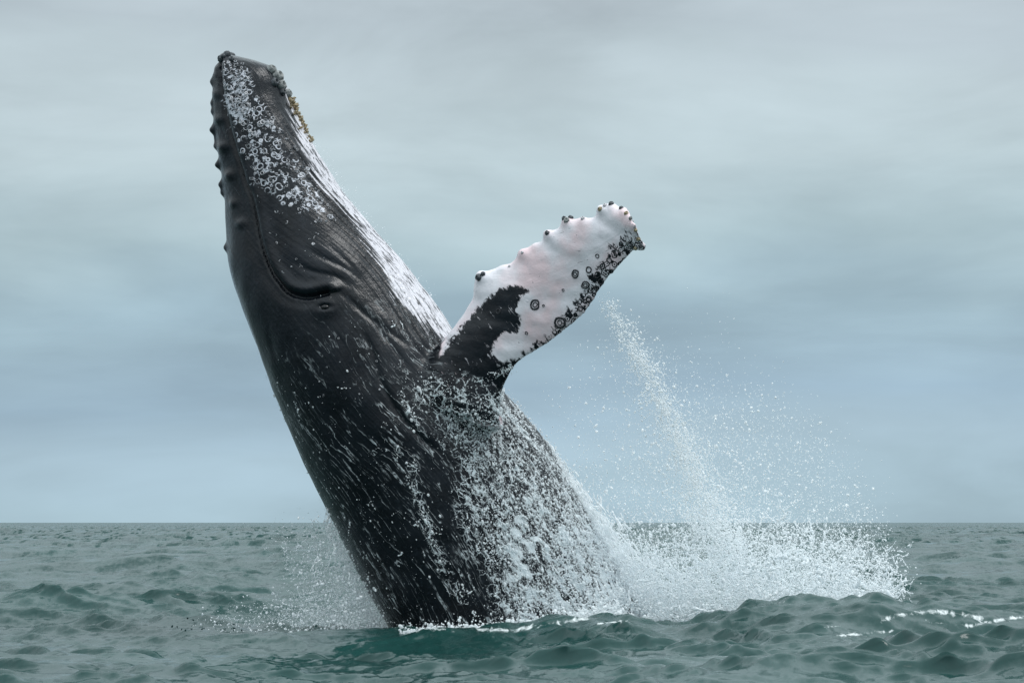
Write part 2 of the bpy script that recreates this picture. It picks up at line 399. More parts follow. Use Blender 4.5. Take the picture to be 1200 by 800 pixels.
# knobs on the upper jaw
rk = np.random.default_rng(8)
KN = [(246, 96, 0), (247, 121, 0), (249, 131, 0), (251, 152, 0), (252, 163, 0), (254, 171, 0), (258, 193, 0), (262, 216, 0), (263, 226, 0), (266, 290, 0),
      (249, 88, .12), (252, 110, .2), (256, 140, .25), (262, 172, .3), (269, 205, .33), (274, 238, .38), (250, 79, .15), (284, 262, .45)]
for u_, v_, y_ in KN:
    for sgn in ((1,) if y_ == 0 else (1, -1)):
        c = P(u_, v_, 0.0); c[1] = 0
        q = V.copy()
        if y_: d = np.hypot(pj[:, 0] - u_, pj[:, 1] - v_) / 90 + 9 * (np.sign(V[:, 1]) != sgn)
        else: d = np.linalg.norm(V - c, axis=1)
        kf = .55 + .75 * ((u_ * 37 + v_ * 91) % 17) / 17
        disp += (.075 if y_ == 0 else .030) * kf * np.exp(-(d / (.040 + .022 * kf)) ** 2)
# flipper surface
for u_, v_, h_, w_ in ((563, 322, .05, 7), (590, 313, .025, 7), (611, 297, .045, 7), (627, 287, .02, 6), (641, 275, .05, 6), (663, 259, .06, 6), (683, 256, .035, 6), (704, 245, .05, 6), (717, 240, .03, 6), (731, 247, .035, 5), (752, 289, .03, 5)):
    disp += flip * h_ * np.exp(-(np.hypot(pj[:, 0] - u_, pj[:, 1] - v_) / w_) ** 2)
disp += flip * (.010 * lumps(V, 5.5, 6) + .004 * lumps(V, 16, 7))
V = V + N_ * disp[:, None]
V = relax(V, np.full(nv, .25), 1)
N_ = normals(V); V2 = V.copy(); V2[:, 1] = -np.abs(V2[:, 1]); pj = proj(V2)

# ---- pigment and water-film masks
BELLY = [(322, 92), (334, 135), (345, 172), (369, 219), (396, 247), (420, 277), (444, 313), (456, 350), (480, 372), (507, 397), (540, 440)]
mb = pdist(pj, BELLY, True)
mb = np.where(pj[:, 1] > 440, -60, mb)
FD = [(585, 500), (480, 480), (494, 436), (506, 421), (516, 416), (523, 404), (540, 385), (558, 364), (583, 340), (600, 335), (620, 338), (610, 352), (606, 362), (612, 378), (607, 388), (590, 392), (580, 400), (574, 415), (588, 425), (612, 418), (600, 450)]
fd = polysd(pj, FD)
ftr = pdist(pj, TRAIL[4:-4])
ftw = np.interp(pj[:, 0], [610, 640, 660, 690, 720, 745], [3, 6, 12, 17, 22, 18])
mt = ftw - ftr
FOAM = [(476, 452), (500, 430), (560, 440), (600, 462), (650, 520), (700, 585), (740, 660), (790, 740), (580, 760), (572, 690), (552, 650), (530, 606), (528, 570), (536, 530), (500, 500), (486, 480)]
fsd = polysd(pj, FOAM)
fm_ = sst(fsd, -14, 26) * np.interp(pj[:, 1], [420, 470, 560, 640, 740], [.38, .50, .62, .86, 1.0]) * np.interp(pj[:, 0] - (pj[:, 1] - 560) * .45, [480, 560, 640, 700], [.75, .95, 1.0, 1.08])
STRK = [([(486, 540), (482, 556), (492, 590), (499, 612), (512, 640), (522, 668), (540, 700)], 7, .62), ([(470, 462), (490, 500), (520, 520), (545, 540)], 5, .45),
        ([(585, 462), (592, 480), (612, 505), (640, 535), (668, 565)], 5, .8), ([(600, 500), (612, 530), (630, 548), (650, 545)], 4, .6),
        ([(545, 438), (560, 446), (580, 440), (600, 428)], 3.5, .55), ([(500, 446), (520, 462), (545, 470), (575, 468)], 3.5, .6)]
for line, wd, st in STRK: fm_ = np.maximum(fm_, st * np.exp(-(pdist(pj, spline(line, 24)) / wd) ** 2))
fm_ = fm_ * (1 - sst(flip, .6, 1.0) * (pj[:, 1] < 425))
SC = [([(262, 82), (290, 80), (300, 105), (290, 140), (275, 150), (262, 120)], 1.0), ([(270, 120), (300, 110), (322, 140), (340, 175), (370, 215), (385, 250), (360, 255), (330, 235), (295, 215), (285, 170)], .75)]
msc = np.zeros(nv)
for pg, st in SC: msc = np.maximum(msc, st * sst(polysd(pj, pg), -14, 10))
msc *= onb
riv = sst(sl_, 3.2, 5.5) * onb
for k_, a_ in (('flip', flip), ('belly', mb), ('fdark', fd), ('ftrail', mt), ('foam', fm_), ('scar', msc), ('riv', riv)): setattr_f(body, k_, a_)
setattr_v(body, 'flow', np.stack((sl_, circ, np.sign(V[:, 1]) * 3), -1))
body.polygons.foreach_set('use_smooth', np.ones(len(body.polygons), bool))

def skin_material():
    m, t, b = material('whale_skin')
    oc = t.node('ShaderNodeTexCoord').outputs['Object']
    fl = t.attr('flow', 'Vector'); flip_ = t.attr('flip')
    n1 = t.noise(oc, 2.2, 6, .6); n2 = t.noise(oc, 18, 5, .6)
    c = t.mix(t.smooth(n1, .3, .75), (.0030, .0042, .0065), (.0095, .0125, .0175))
    c = t.mix(t.m('MULTIPLY', t.smooth(n2, .52, .75), .5), c, (.020, .026, .034))
    # fine pale scratches along the body
    scr = t.noise(t.mul(fl, (1.3, 26, 1)), 1, 3, .5, .4)
    scr = t.m('MULTIPLY', t.smooth(scr, .66, .72), t.smooth(t.noise(oc, 3.1, 3), .52, .66))
    c = t.mix(t.m('MULTIPLY', scr, .22), c, (.25, .27, .29))
    # barnacle scars
    sca = t.attr('scar')
    v1 = t.vor(oc, 11.0); d1 = v1.outputs['Distance']
    ring = t.m('MULTIPLY', t.smooth(d1, .30, .36), t.m('SUBTRACT', 1.0, t.smooth(d1, .42, .50)))
    ring = t.m('MULTIPLY', ring, t.smooth(t.m('ADD', t.noise(oc, 5.0, 3), t.m('MULTIPLY', sca, .34)), .66, .76))
    blot = t.smooth(t.m('ADD', t.noise(oc, 13, 6, .65), t.m('MULTIPLY', sca, .24)), .72, .78)
    c = t.mix(t.m('MULTIPLY', t.m('MAXIMUM', ring, blot), t.smooth(sca, .02, .2)), c, (.58, .59, .64))
    # white throat with long dark pleat lines
    st1 = t.noise(t.mul(fl, (.55, 15, 1)), 1, 4, .55, .2); st2 = t.noise(t.mul(fl, (4.5, 26, 1)), 1, 4, .6, .5)
    bl = t.m('ADD', t.attr('belly'), t.m('MULTIPLY', t.m('SUBTRACT', st1, .5), 44))
    bl = t.m('ADD', bl, t.m('MULTIPLY', t.m('SUBTRACT', n2, .5), 8))
    bm = t.smooth(bl, 5, 9)
    dash = t.m('MAXIMUM', t.smooth(st2, .52, .60), t.smooth(t.noise(t.mul(fl, (11, 34, 1)), 1, 4, .65, .4), .57, .63))
    bm = t.m('MULTIPLY', bm, t.m('SUBTRACT', 1.0, t.m('MULTIPLY', dash, .85)))
    bm = t.m('MULTIPLY', bm, t.m('SUBTRACT', 1.0, flip_))
    c = t.mix(bm, c, (.70, .68, .72))
    # flipper
    pk = t.noise(oc, 1.6, 3, .5)
    fw = t.mix(t.smooth(pk, .38, .62), (.80, .765, .80), (.80, .62, .64))
    fw = t.mix(t.m('MULTIPLY', t.smooth(t.noise(oc, 7, 5, .6), .5, .8), .35), fw, (.50, .46, .50))
    fine = t.smooth(t.noise(oc, 30, 4, .6), .70, .74)
    fw = t.mix(fine, fw, (.10, .09, .10))
    rt = t.node('ShaderNodeMapping'); t.l.new(oc, rt.inputs['Vector']); rt.inputs['Rotation'].default_value = (0, math.radians(-52), 0); rt.inputs['Scale'].default_value = (1, 1, 1)
    brush = t.noise(t.mul(rt.outputs[0], (5, 10, 26)), 1.0, 4, .6, .4)
    jag = t.m('ADD', t.m('MULTIPLY', t.noise(oc, 9, 6, .68, .5), .55), t.m('MULTIPLY', brush, .45))
    dk = t.smooth(t.m('ADD', t.attr('fdark'), t.m('MULTIPLY', t.m('SUBTRACT', jag, .5), 34)), -1.5, 1.5)
    v2 = t.vor(oc, 15); dd = v2.outputs['Distance']
    cell = t.m('MAXIMUM', t.m('SUBTRACT', 1.0, t.smooth(dd, .16, .22)), t.m('MULTIPLY', t.smooth(dd, .34, .38), t.m('SUBTRACT', 1.0, t.smooth(dd, .52, .58))))
    sp = t.smooth(t.m('ADD', t.attr('ftrail'), t.m('MULTIPLY', t.m('SUBTRACT', jag, .5), 60)), -3, 3)
    sp = t.m('MULTIPLY', sp, t.m('MAXIMUM', cell, t.smooth(jag, .50, .56)))
    dk = t.m('MULTIPLY', dk, t.m('SUBTRACT', 1.0, t.m('MULTIPLY', t.smooth(brush, .63, .70), .55)))
    dk = t.m('MAXIMUM', dk, sp)
    scf = t.m('MULTIPLY', t.smooth(t.noise(t.mul(oc, (3, 3, 22)), 1.3, 3, .5, 1.2), .66, .70), t.smooth(t.noise(oc, 4, 2), .5, .62))
    dk = t.m('MAXIMUM', dk, t.m('MULTIPLY', scf, .6))
    fc = t.mix(dk, fw, c)
    c = t.mix(t.smooth(flip_, .25, .6), c, fc)
    # streaming water and foam
    fo = t.attr('foam')
    fwp = t.vm('ADD', t.mul(fl, (2.6, 6.0, 1)), t.vm('SCALE', t.noise(oc, 3.0, 3, .5, out=1))); t.set(fwp.node.inputs[1].links[0].from_node.inputs['Scale'], 1.6)
    f1 = t.noise(fwp, 1.5, 9, .68, .3); f2 = t.noise(t.mul(fl, (9, 15, 1)), 1.6, 5, .7, .4)
    fa = t.m('ADD', t.m('MULTIPLY', t.m('SUBTRACT', f1, .5), 1.9), t.m('MULTIPLY', t.m('SUBTRACT', f2, .5), 1.1))
    fmk = t.m('MULTIPLY', t.smooth(t.m('ADD', fa, t.m('MULTIPLY', fo, .62)), .44, .66), t.smooth(fo, .03, .2))
    # thin threads of water running off the back
    rw = t.vm('ADD', t.mul(fl, (.75, 5.0, 1)), t.vm('SCALE', t.noise(oc, 1.7, 3, .5, out=1))); t.set(rw.node.inputs[1].links[0].from_node.inputs['Scale'], .8)
    r1 = t.noise(rw, 1.6, 3, .5)
    th_ = t.m('SUBTRACT', 1.0, t.smooth(t.m('ABSOLUTE', t.m('SUBTRACT', r1, .5)), .004, .022))
    th_ = t.m('MULTIPLY', th_, t.smooth(t.noise(t.mul(fl, (1.1, 3, 1)), 1.7, 4, .6), .45, .58))
    th_ = t.m('MULTIPLY', t.m('MULTIPLY', th_, t.attr('riv')), t.smooth(f2, .38, .6))
    r2 = t.noise(t.mul(rw, (.8, 1.9, 1)), 1.6, 2, .5)
    th2 = t.m('SUBTRACT', 1.0, t.smooth(t.m('ABSOLUTE', t.m('SUBTRACT', r2, .47)), .002, .016))
    th2 = t.m('MULTIPLY', t.m('MULTIPLY', th2, t.attr('riv')), t.m('MULTIPLY', t.smooth(t.noise(t.mul(fl, (.7, 2.2, 1)), 1.9, 4, .6), .48, .60), t.smooth(f2, .40, .62)))
    wv = t.vor(t.vm('ADD', t.mul(fl, (5.0, 8.0, 1)), t.noise(oc, 6.0, 4, .6, out=1)), 1.6, 'DISTANCE_TO_EDGE').outputs['Distance']
    web = t.m('MULTIPLY', t.m('SUBTRACT', 1.0, t.smooth(wv, .015, .075)), t.m('MULTIPLY', t.smooth(fo, .08, .4), t.smooth(f1, .42, .56)))
    wat = t.m('MAXIMUM', t.m('MAXIMUM', fmk, web), t.m('MULTIPLY', t.m('MAXIMUM', th_, t.m('MULTIPLY', th2, .6)), .8))
    c = t.mix(wat, c, (.74, .79, .81))
    t.set(b.inputs['Base Color'], c)
    rg = t.m('ADD', t.smooth(n2, .3, .8, .13, .27), t.m('MULTIPLY', wat, .2))
    t.set(b.inputs['Roughness'], rg)
    b.inputs['IOR'].default_value = 1.34
    hh = t.m('ADD', t.m('ADD', t.m('MULTIPLY', n2, .5), t.m('MULTIPLY', wat, .7)), t.m('MULTIPLY', ring, .5))
    hh = t.m('ADD', hh, t.m('MULTIPLY', t.noise(t.mul(fl, (.7, 16, 1)), 1.4, 4), .6))
    t.set(b.inputs['Normal'], t.bump(hh, .6, .02))
    return m
whale = link('humpback_whale', None, label='huge dark whale breaching with its white flipper spread', category='whale')
foot = P(600, 738); foot[2] = 0
whale.location = Vector(foot)
bodyo = link('body', body, skin_material(), whale); bodyo.location = -Vector(foot)
bpy.context.view_layer.update()
class Skin:                                           # rays and nearest points on the body mesh
    def ray_cast(s, o, d): r_ = bodyo.ray_cast(o, d); return (r_[1], r_[2]) if r_[0] else (None, None)
    def find_nearest(s, p): r_ = bodyo.closest_point_on_mesh(p); return r_[1], r_[2]
bvh = Skin()
def part(name, me, mat, **tags):
    o = link(name, me, mat, whale, **tags); o.location = -Vector(foot); return o
camv = Vector((0, -DIST, CAMH))
def hit(u_, v_):
    d = Vector(((u_ - 600) / F, 1, (HZ - v_) / F)).normalized()
    return bvh.ray_cast(camv, d)[:2]

# eye
def simple(name, c, rough=.4, ior=1.45, noise=None):
    m, t, b = material(name)
    if noise:
        oc = t.node('ShaderNodeTexCoord').outputs['Object']
        t.set(b.inputs['Base Color'], t.mix(t.smooth(t.noise(oc, noise[0], 5, .6), .35, .7), c, noise[1]))
        t.set(b.inputs['Normal'], t.bump(t.noise(oc, noise[0] * 2, 4), .5, .01))
    else: b.inputs['Base Color'].default_value = (*c, 1)
    b.inputs['Roughness'].default_value = rough; b.inputs['IOR'].default_value = ior
    return m
def sphere_np(nu, nw, fn):
    a = np.linspace(0, np.pi, nu); bb = np.linspace(0, 2 * np.pi, nw, endpoint=False)
    A, B = np.meshgrid(a[1:-1], bb, indexing='ij')
    ringv = fn(A, B).reshape(nu - 2, nw, 3)
    return loft(ringv)
def orient(v, loc, nrm_, spin=0.0):
    q = Vector(nrm_).to_track_quat('Z', 'Y').to_matrix(); q = np.array(q)
    cs, sn = math.cos(spin), math.sin(spin)
    v = v @ np.array([[cs, sn, 0], [-sn, cs, 0], [0, 0, 1]])
    return v @ q.T + np.asarray(loc)
loc, n_ = hit(381, 360)
ev, eq, et = sphere_np(12, 16, lambda A, B: np.stack((.055 * np.sin(A) * np.cos(B), .038 * np.sin(A) * np.sin(B), .035 * np.cos(A)), -1))
eo = part('eye', mesh_np('eye', orient(ev, loc, n_), eq, et), simple('wet_eye', (.006, .006, .007), .08))

# ------------------------------------------------------------------ barnacles
def barnacle_mesh(name, seed, R=1.0, H=.9):
    """a ribbed cone with a sunk crater"""
    r_ = np.random.default_rng(seed); k = 18
    a = np.linspace(0, 2 * np.pi, k, endpoint=False); rib = 1 + .10 * np.cos(6 * a + r_.uniform(0, 6)) + r_.normal(size=k) * .05
    lv = []
    for rr, zz_ in ((1.05, -.5), (1.0, 0), (.93, .35), (.78, .72), (.56, .95), (.40, .88), (.26, .55)):
        lv.append(np.stack((R * rr * rib * np.cos(a), R * rr * rib * np.sin(a), (np.full(k, zz_) + r_.normal(size=k) * .05) * H), -1))
    v, q, t = loft(np.array(lv)); v[-1] = v[-k-2:-2].mean(0) - (0, 0, .1 * H)
    return v, q, t
mdark = simple('dark_barnacle', (.03, .035, .04), .5, noise=(30, (.10, .11, .12)))
mgrey = simple('grey_barnacle', (.12, .13, .13), .6, noise=(22, (.34, .35, .34)))
mpale = simple('pale_barnacle', (.45, .44, .46), .6, noise=(26, (.66, .64, .66)))
mtan = simple('tan_growth', (.22, .16, .08), .7, noise=(26, (.42, .36, .25)))
mmid = simple('mid_barnacle', (.10, .11, .12), .6, noise=(9, (.5, .5, .53)))
mink = simple('dark_scar', (.02, .02, .025), .5)
def barnacle(u_, v_, rpx, mat, up=None, seed=0, lift=0.0, tall=.9):
    h = hit(u_, v_)
    if h[0] is None:                               # just outside the outline: sit on the nearest skin
        y0 = 0 if u_ < 480 else -1.9
        p = Vector(P(u_, v_, y0)); nb = bvh.find_nearest(p); loc, n_ = nb[0], nb[1]
    else: loc, n_ = h
    v, q, t = barnacle_mesh('b', seed, rpx / 90, rpx / 90 * tall)
    nn = Vector(n_) if up is None else (Vector(n_) + Vector(up)).normalized()
    return part('barnacle', mesh_np('barnacle', orient(v, loc + nn * (lift / 90), nn, seed), q, t), mat)
BN = [(266, 64, 4.5, mdark), (273, 63, 4.0, mdark), (271, 70, 4.0, mdark), (259, 69, 4.2, mdark), (262, 66, 3.0, mdark),
      (318, 82, 6.0, mgrey), (325, 90, 7.5, mgrey), (329, 100, 6.5, mgrey), (322, 97, 5.5, mdark), (337, 110, 5.5, mgrey), (331, 108, 4.5, mdark), (339, 117, 3.5, mtan),
      (561, 325, 5.0, mdark), (566, 321, 3.6, mdark), (641, 273, 3.4, mdark), (664, 258, 4.2, mgrey), (669, 255, 4.0, mdark), (661, 256, 3.4, mdark), (683, 256, 3.0, mpale),
      (703, 245, 3.2, mtan), (709, 241, 3.2, mpale), (716, 239, 3.6, mdark), (721, 239, 3.0, mtan), (728, 244, 3.2, mdark), (734, 250, 3.0, mtan), (739, 256, 2.6, mgrey),
      (745, 270, 2.4, mtan), (748, 280, 2.8, mtan), (751, 288, 3.0, mdark), (745, 291, 2.8, mtan), (740, 288, 3.0, mdark), (735, 285, 2.6, mgrey), (612, 296, 2.2, mpale), (597, 312, 2.0, mpale)]
for i, (a, b_, rp, mt_) in enumerate(BN): barnacle(a, b_, rp * (1 if a < 480 else .8), mt_, seed=i + 1)
# ring-shaped barnacles on jaw (kept small: one part) and the larger ringed ones on the flipper
def ring_np(R, wd, hgt, seed, jit=.16):
    r_ = np.random.default_rng(seed); k = 12; a = np.linspace(0, 2 * np.pi, k, endpoint=False); j = 1 + r_.normal(size=k) * jit
    out = np.array([np.stack(((R + dr) * j * np.cos(a), (R + dr) * j * np.sin(a) * r_.uniform(.8, 1), np.full(k, h_)), -1) for dr, h_ in ((wd, -.006), (wd * .6, hgt), (-wd * .4, hgt), (-wd, -.006))])
    n, kk = out.shape[:2]; i, jx = np.meshgrid(np.arange(n - 1), np.arange(kk), indexing='ij'); j2 = (jx + 1) % kk
    return out.reshape(-1, 3), np.stack((i*kk+jx, i*kk+j2, (i+1)*kk+j2, (i+1)*kk+jx), -1).reshape(-1, 4)
vs_, qs_, off = [], [], 0
def add_ring(u_, v_, rpx, wpx, seed, bucket, broken=False, mat_j=False):
    loc, n_ = hit(u_, v_)
    if loc is None: return
    v, q = ring_np(rpx / 90, wpx / 90, .010, seed, .16 if mat_j else .05)
    if broken:
        k = int(rj.integers(3, 13)); q = q.reshape(3, 12, 4)[:, :k].reshape(-1, 4)
    v = v * np.array((1, rj.uniform(.55, 1) if broken else 1, 1))
    bucket.append((orient(v, loc, n_, seed * 1.7), q))
def flush(name, bucket, mat, **tags):
    vs_, qs_, off = [], [], 0
    for v, q in bucket: vs_.append(v); qs_.append(q + off); off += len(v)
    return part(name, mesh_np(name, np.vstack(vs_), np.vstack(qs_)), mat, **tags)
rj = np.random.default_rng(21); bk = []
def scatter(poly, n, r0, r1):
    poly = np.array(poly, float); lo, hi = poly.min(0), poly.max(0); k = 0
    while k < n:
        q = rj.uniform(lo, hi)
        if inpoly(q[None], poly)[0]:
            rr = .8 * min(r0 * .6 + rj.exponential((r1 - r0) * .55), r1 * 1.25); fl_ = rj.uniform() < .38
            add_ring(q[0], q[1], rr * (.5 if fl_ else 1), rr * (.48 if fl_ else rj.uniform(.14, .34)), int(rj.integers(1e6)), bk, rj.uniform() < .65, True); k += 1
scatter([(262, 72), (285, 70), (296, 95), (292, 130), (278, 135), (262, 112)], 170, 1.2, 2.5)
scatter([(272, 115), (298, 110), (322, 140), (318, 152), (290, 150), (276, 140)], 80, 1.0, 2.4)
scatter([(278, 150), (320, 140), (345, 170), (372, 215), (395, 258), (372, 262), (330, 235), (292, 215)], 210, .9, 2.5)
scatter([(300, 225), (380, 255), (420, 320), (330, 320)], 34, .9, 2.2)
scatter([(380, 380), (440, 400), (470, 470), (360, 470)], 14, 1.0, 2.0)
flush('barnacle_scars', bk[::2], mpale, kind='stuff')
flush('barnacle_scars', bk[1::2], mmid, kind='stuff')
bk = []
for u_, v_, r_ in ((627, 357, 5.2), (627, 357, 2.6), (656, 378, 6), (656, 378, 2.8), (674, 321, 4.2), (674, 321, 2.0), (686, 334, 4.4), (686, 334, 2.2), (690, 316, 3.2), (700, 322, 3.6), (706, 312, 3.0),
                   (668, 388, 3), (690, 350, 3), (696, 340, 3.2), (704, 330, 3), (680, 362, 2.6), (714, 305, 3), (722, 296, 3), (716, 318, 2.4), (617, 390, 1.6), (660, 340, 1.4), (637, 358, 1.2), (728, 286, 2.6), (700, 300, 2.2), (584, 365, 2.6)):
    add_ring(u_, v_, r_, r_ * .26, int(u_ * 7 + v_ + r_ * 10), bk)
for rv, rq in bk:
    part('barnacle_ring', mesh_np('barnacle_ring', rv, rq), mink)
# tuft of tan growth under the chin
tv, tq, tt_, off = [], [], [], 0
for i in range(90):
    f = rng.uniform(0, 1); u_, v_ = 338 + 19 * f + rng.normal() * 2.0, 118 + 52 * f + rng.normal() * 2
    nb = bvh.find_nearest(Vector(P(u_, v_, rng.normal() * .12)))
    lv = rng.uniform(.03, .075) * (1.1 - .5 * f); k = 6; a = np.linspace(0, 2*np.pi, k, endpoint=False)
    rg = np.array([np.stack((r_ * np.cos(a), r_ * np.sin(a), np.full(k, z_)), -1) for r_, z_ in ((.014, -.02), (.011, lv * .5), (.018, lv * .8), (.006, lv * 1.2))])
    v, q, t = loft(rg); nn = (Vector(nb[1]) + Vector(rng.normal(size=3) * .35)).normalized()
    tv.append(orient(v, nb[0], nn)); tq.append(q + off); tt_.append(t + off); off += len(v)
part('stalked_barnacles', mesh_np('stalked_barnacles', np.vstack(tv), np.vstack(tq), np.vstack(tt_)), mtan, kind='stuff')

# ------------------------------------------------------------------ spray: drops of white water as instances of small blobs
def water_material():
    m, t, b = material('white_water')
    b.inputs['Base Color'].default_value = (.965, .985, .995, 1); b.inputs['Roughness'].default_value = .4; b.inputs['IOR'].default_value = 1.33
    tl = t.node('ShaderNodeBsdfTranslucent'); tl.inputs[0].default_value = (.965, .985, .995, 1)
    mx = t.node('ShaderNodeMixShader'); mx.inputs[0].default_value = .5
    t.l.new(b.outputs[0], mx.inputs[1]); t.l.new(tl.outputs[0], mx.inputs[2])
    t.l.new(mx.outputs[0], m.node_tree.nodes['Material Output'].inputs[0])
    return m
MW = water_material()
MD = simple('dark_water_drop', (.02, .05, .05), .1, 1.33)
def spray_obj(name, label, pos, rad, direc=None, stretch=None, mat=MW, subdiv=1, rough=False):
    pos = np.asarray(pos); n = len(pos); rad = np.broadcast_to(rad, n)
    if direc is None: direc = rng.normal(size=(n, 3))
    direc = direc / (np.linalg.norm(direc, axis=1)[:, None] + 1e-9)
    if stretch is None: stretch = rng.uniform(.8, 1.8, n)
    me = mesh_np(name, pos)
    setattr_v(me, 'drop_scale', np.stack((rad * rng.uniform(.7, 1.1, n), rad * rng.uniform(.7, 1.1, n), rad * stretch), -1))
    setattr_v(me, 'drop_turn', np.stack((np.arccos(np.clip(direc[:, 2], -1, 1)), np.zeros(n), np.arctan2(direc[:, 0], -direc[:, 1])), -1))
    o = link(name, me, None, None, kind='stuff', label=label, category='spray')
    g = bpy.data.node_groups.new(name, 'GeometryNodeTree')
    g.interface.new_socket('Geometry', in_out='INPUT', socket_type='NodeSocketGeometry'); g.interface.new_socket('Geometry', in_out='OUTPUT', socket_type='NodeSocketGeometry')
    gi, go = g.nodes.new('NodeGroupInput'), g.nodes.new('NodeGroupOutput')
    ico = g.nodes.new('GeometryNodeMeshIcoSphere'); ico.inputs['Radius'].default_value = 1; ico.inputs['Subdivisions'].default_value = subdiv
    gm = ico.outputs['Mesh']
    if rough:
        nz = g.nodes.new('ShaderNodeTexNoise'); nz.inputs['Scale'].default_value = 1.1; nz.inputs['Detail'].default_value = 3
        sb = g.nodes.new('ShaderNodeVectorMath'); sb.operation = 'SUBTRACT'; g.links.new(nz.outputs['Color'], sb.inputs[0]); sb.inputs[1].default_value = (.5, .5, .5)
        sx = g.nodes.new('ShaderNodeVectorMath'); sx.operation = 'SCALE'; g.links.new(sb.outputs[0], sx.inputs[0]); sx.inputs['Scale'].default_value = 2.2
        sp = g.nodes.new('GeometryNodeSetPosition'); g.links.new(gm, sp.inputs['Geometry']); g.links.new(sx.outputs[0], sp.inputs['Offset']); gm = sp.outputs[0]
    sm = g.nodes.new('GeometryNodeSetShadeSmooth'); g.links.new(gm, sm.inputs['Geometry'])
    st = g.nodes.new('GeometryNodeSetMaterial'); st.inputs['Material'].default_value = mat; g.links.new(sm.outputs[0], st.inputs['Geometry'])
    ip = g.nodes.new('GeometryNodeInstanceOnPoints'); g.links.new(gi.outputs[0], ip.inputs['Points']); g.links.new(st.outputs[0], ip.inputs['Instance'])
    for an, sock in (('drop_turn', 'Rotation'), ('drop_scale', 'Scale')):
        na = g.nodes.new('GeometryNodeInputNamedAttribute'); na.data_type = 'FLOAT_VECTOR'; na.inputs['Name'].default_value = an
        g.links.new(na.outputs['Attribute'], ip.inputs[sock])
    g.links.new(ip.outputs[0], go.inputs[0])
    o.modifiers.new('drops', 'NODES').node_group = g
    me.materials.append(mat)
    return o
def rad_dist(n, lo, mean, hi): return np.clip(mean * .62 * np.exp(rng.normal(size=n) * .68), lo * .7, hi * 1.25)
def chains(starts, dirs, n, step, r0, r1, wob=.35, grav=0.0):
    """strings of overlapping drops: ligaments torn off the water"""
    k = len(starts); d = dirs / np.linalg.norm(dirs, axis=1)[:, None]; p = starts.copy(); out, rr, dd = [], [], []
    rb = rng.uniform(r0, r1, k)
    for i in range(n):
        d = d + rng.normal(size=(k, 3)) * wob * np.array((1, .6, 1)); d[:, 2] -= grav; d /= np.linalg.norm(d, axis=1)[:, None]
        p = p + d * step * rng.uniform(.5, 1.3, k)[:, None]
        out.append(p.copy()); rr.append(rb * rng.uniform(.45, 1.15, k) * (1 - .5 * i / n)); dd.append(d.copy())
    keep = rng.uniform(size=k * n) < .86
    return np.concatenate(out)[keep], np.concatenate(rr)[keep], np.concatenate(dd)[keep]
def pxs(u_, v_, y_): return P(u_, v_, y_)

SR = [(704, 345), (722, 372), (742, 408), (764, 448), (785, 492), (806, 538), (826, 588), (846, 640), (868, 700)]
def stream(n, width, tpow=1.0, t0=0.0):
    c = spline(SR, 200); t = t0 + (1 - t0) * rng.uniform(0, 1, n) ** tpow; i = np.minimum((t * 199).astype(int), 198)
    g = np.gradient(c, axis=0)[i]; g /= np.linalg.norm(g, axis=1)[:, None]; nn = np.stack((-g[:, 1], g[:, 0]), -1)
    wd = width * (.28 + 1.15 * t)
    q = c[i] + nn * (rng.normal(size=n) * wd * (.55 + .6 * np.abs(np.sin(t * 17 + 2 * np.sin(t * 41)))))[:, None]
    yv = -2.3 + 1.6 * t + rng.normal(size=n) * (.08 + .35 * t)
    return pxs(q[:, 0], q[:, 1], yv), g, t
def cloud(n, poly, ylo, yhi, vpow=None, soft=14):
    poly = np.array(poly, float); lo, hi = poly.min(0), poly.max(0); out = []
    tot = 0
    while tot < n:
        f = rng.uniform(size=(n, 2))
        if vpow: f[:, 1] = f[:, 1] ** (1 / vpow)
        q = lo + f * (hi - lo); q = q[inpoly(q, poly)]
        # clumpy: thin it with smooth noise
        k = .5 + .5 * np.sin(q[:, 0] * .061 + 1.7 * np.sin(q[:, 1] * .043)) * np.sin(q[:, 1] * .052 + 1.3 * np.sin(q[:, 0] * .037 + 2))
        q = q[rng.uniform(size=len(q)) < .35 + .65 * k]; out.append(q); tot += len(q)
    q = np.concatenate(out)[:n]; q = q + rng.normal(size=q.shape) * soft; return pxs(q[:, 0], q[:, 1], rng.uniform(ylo, yhi, n)), q
# 1 thin stream trailing from the flipper tip
p1, g1, t1 = stream(7000, 11, .62)
d1 = np.stack((g1[:, 0], np.zeros(len(g1)), -g1[:, 1]), -1)
r1 = rad_dist(len(p1), .0025, .0055, .020)
p1b, g1b, t1b = stream(6000, 30, .5); d1b = np.stack((g1b[:, 0], np.zeros(len(g1b)), -g1b[:, 1]), -1)
st_, sg_, _ = stream(520, 8, .55, .12); sd_ = np.stack((sg_[:, 0], np.zeros(520), -sg_[:, 1]), -1)
pc, rc, dc = chains(st_, sd_ * 1.4 + rng.normal(size=(520, 3)) * .45, 12, .026, .004, .015, .28)
spray_obj('flipper_spray', 'narrow white stream of drops falling from the flipper tip to the sea', np.vstack((p1, p1b, pc)),
          np.concatenate((r1, rad_dist(len(p1b), .0025, .005, .014), rc)), np.vstack((d1, d1b, dc)), None)
# 2 airy cloud of drops
CL = [(690, 395), (760, 400), (850, 425), (905, 450), (960, 505), (1000, 560), (1030, 625), (1050, 690), (1045, 705), (700, 720), (640, 470)]
p2, _ = cloud(21000, CL, -1.6, 2.2, 1.9)
p2b, _ = cloud(10000, [(720, 560), (780, 500), (860, 450), (930, 480), (990, 560), (1020, 640), (1030, 700), (720, 715)], -1.4, 1.8, 1.7)
spray_obj('spray_cloud', 'airy cloud of fine drops drifting right of the whale above the splash', np.vstack((p2, p2b)), rad_dist(31000, .002, .0048, .017))
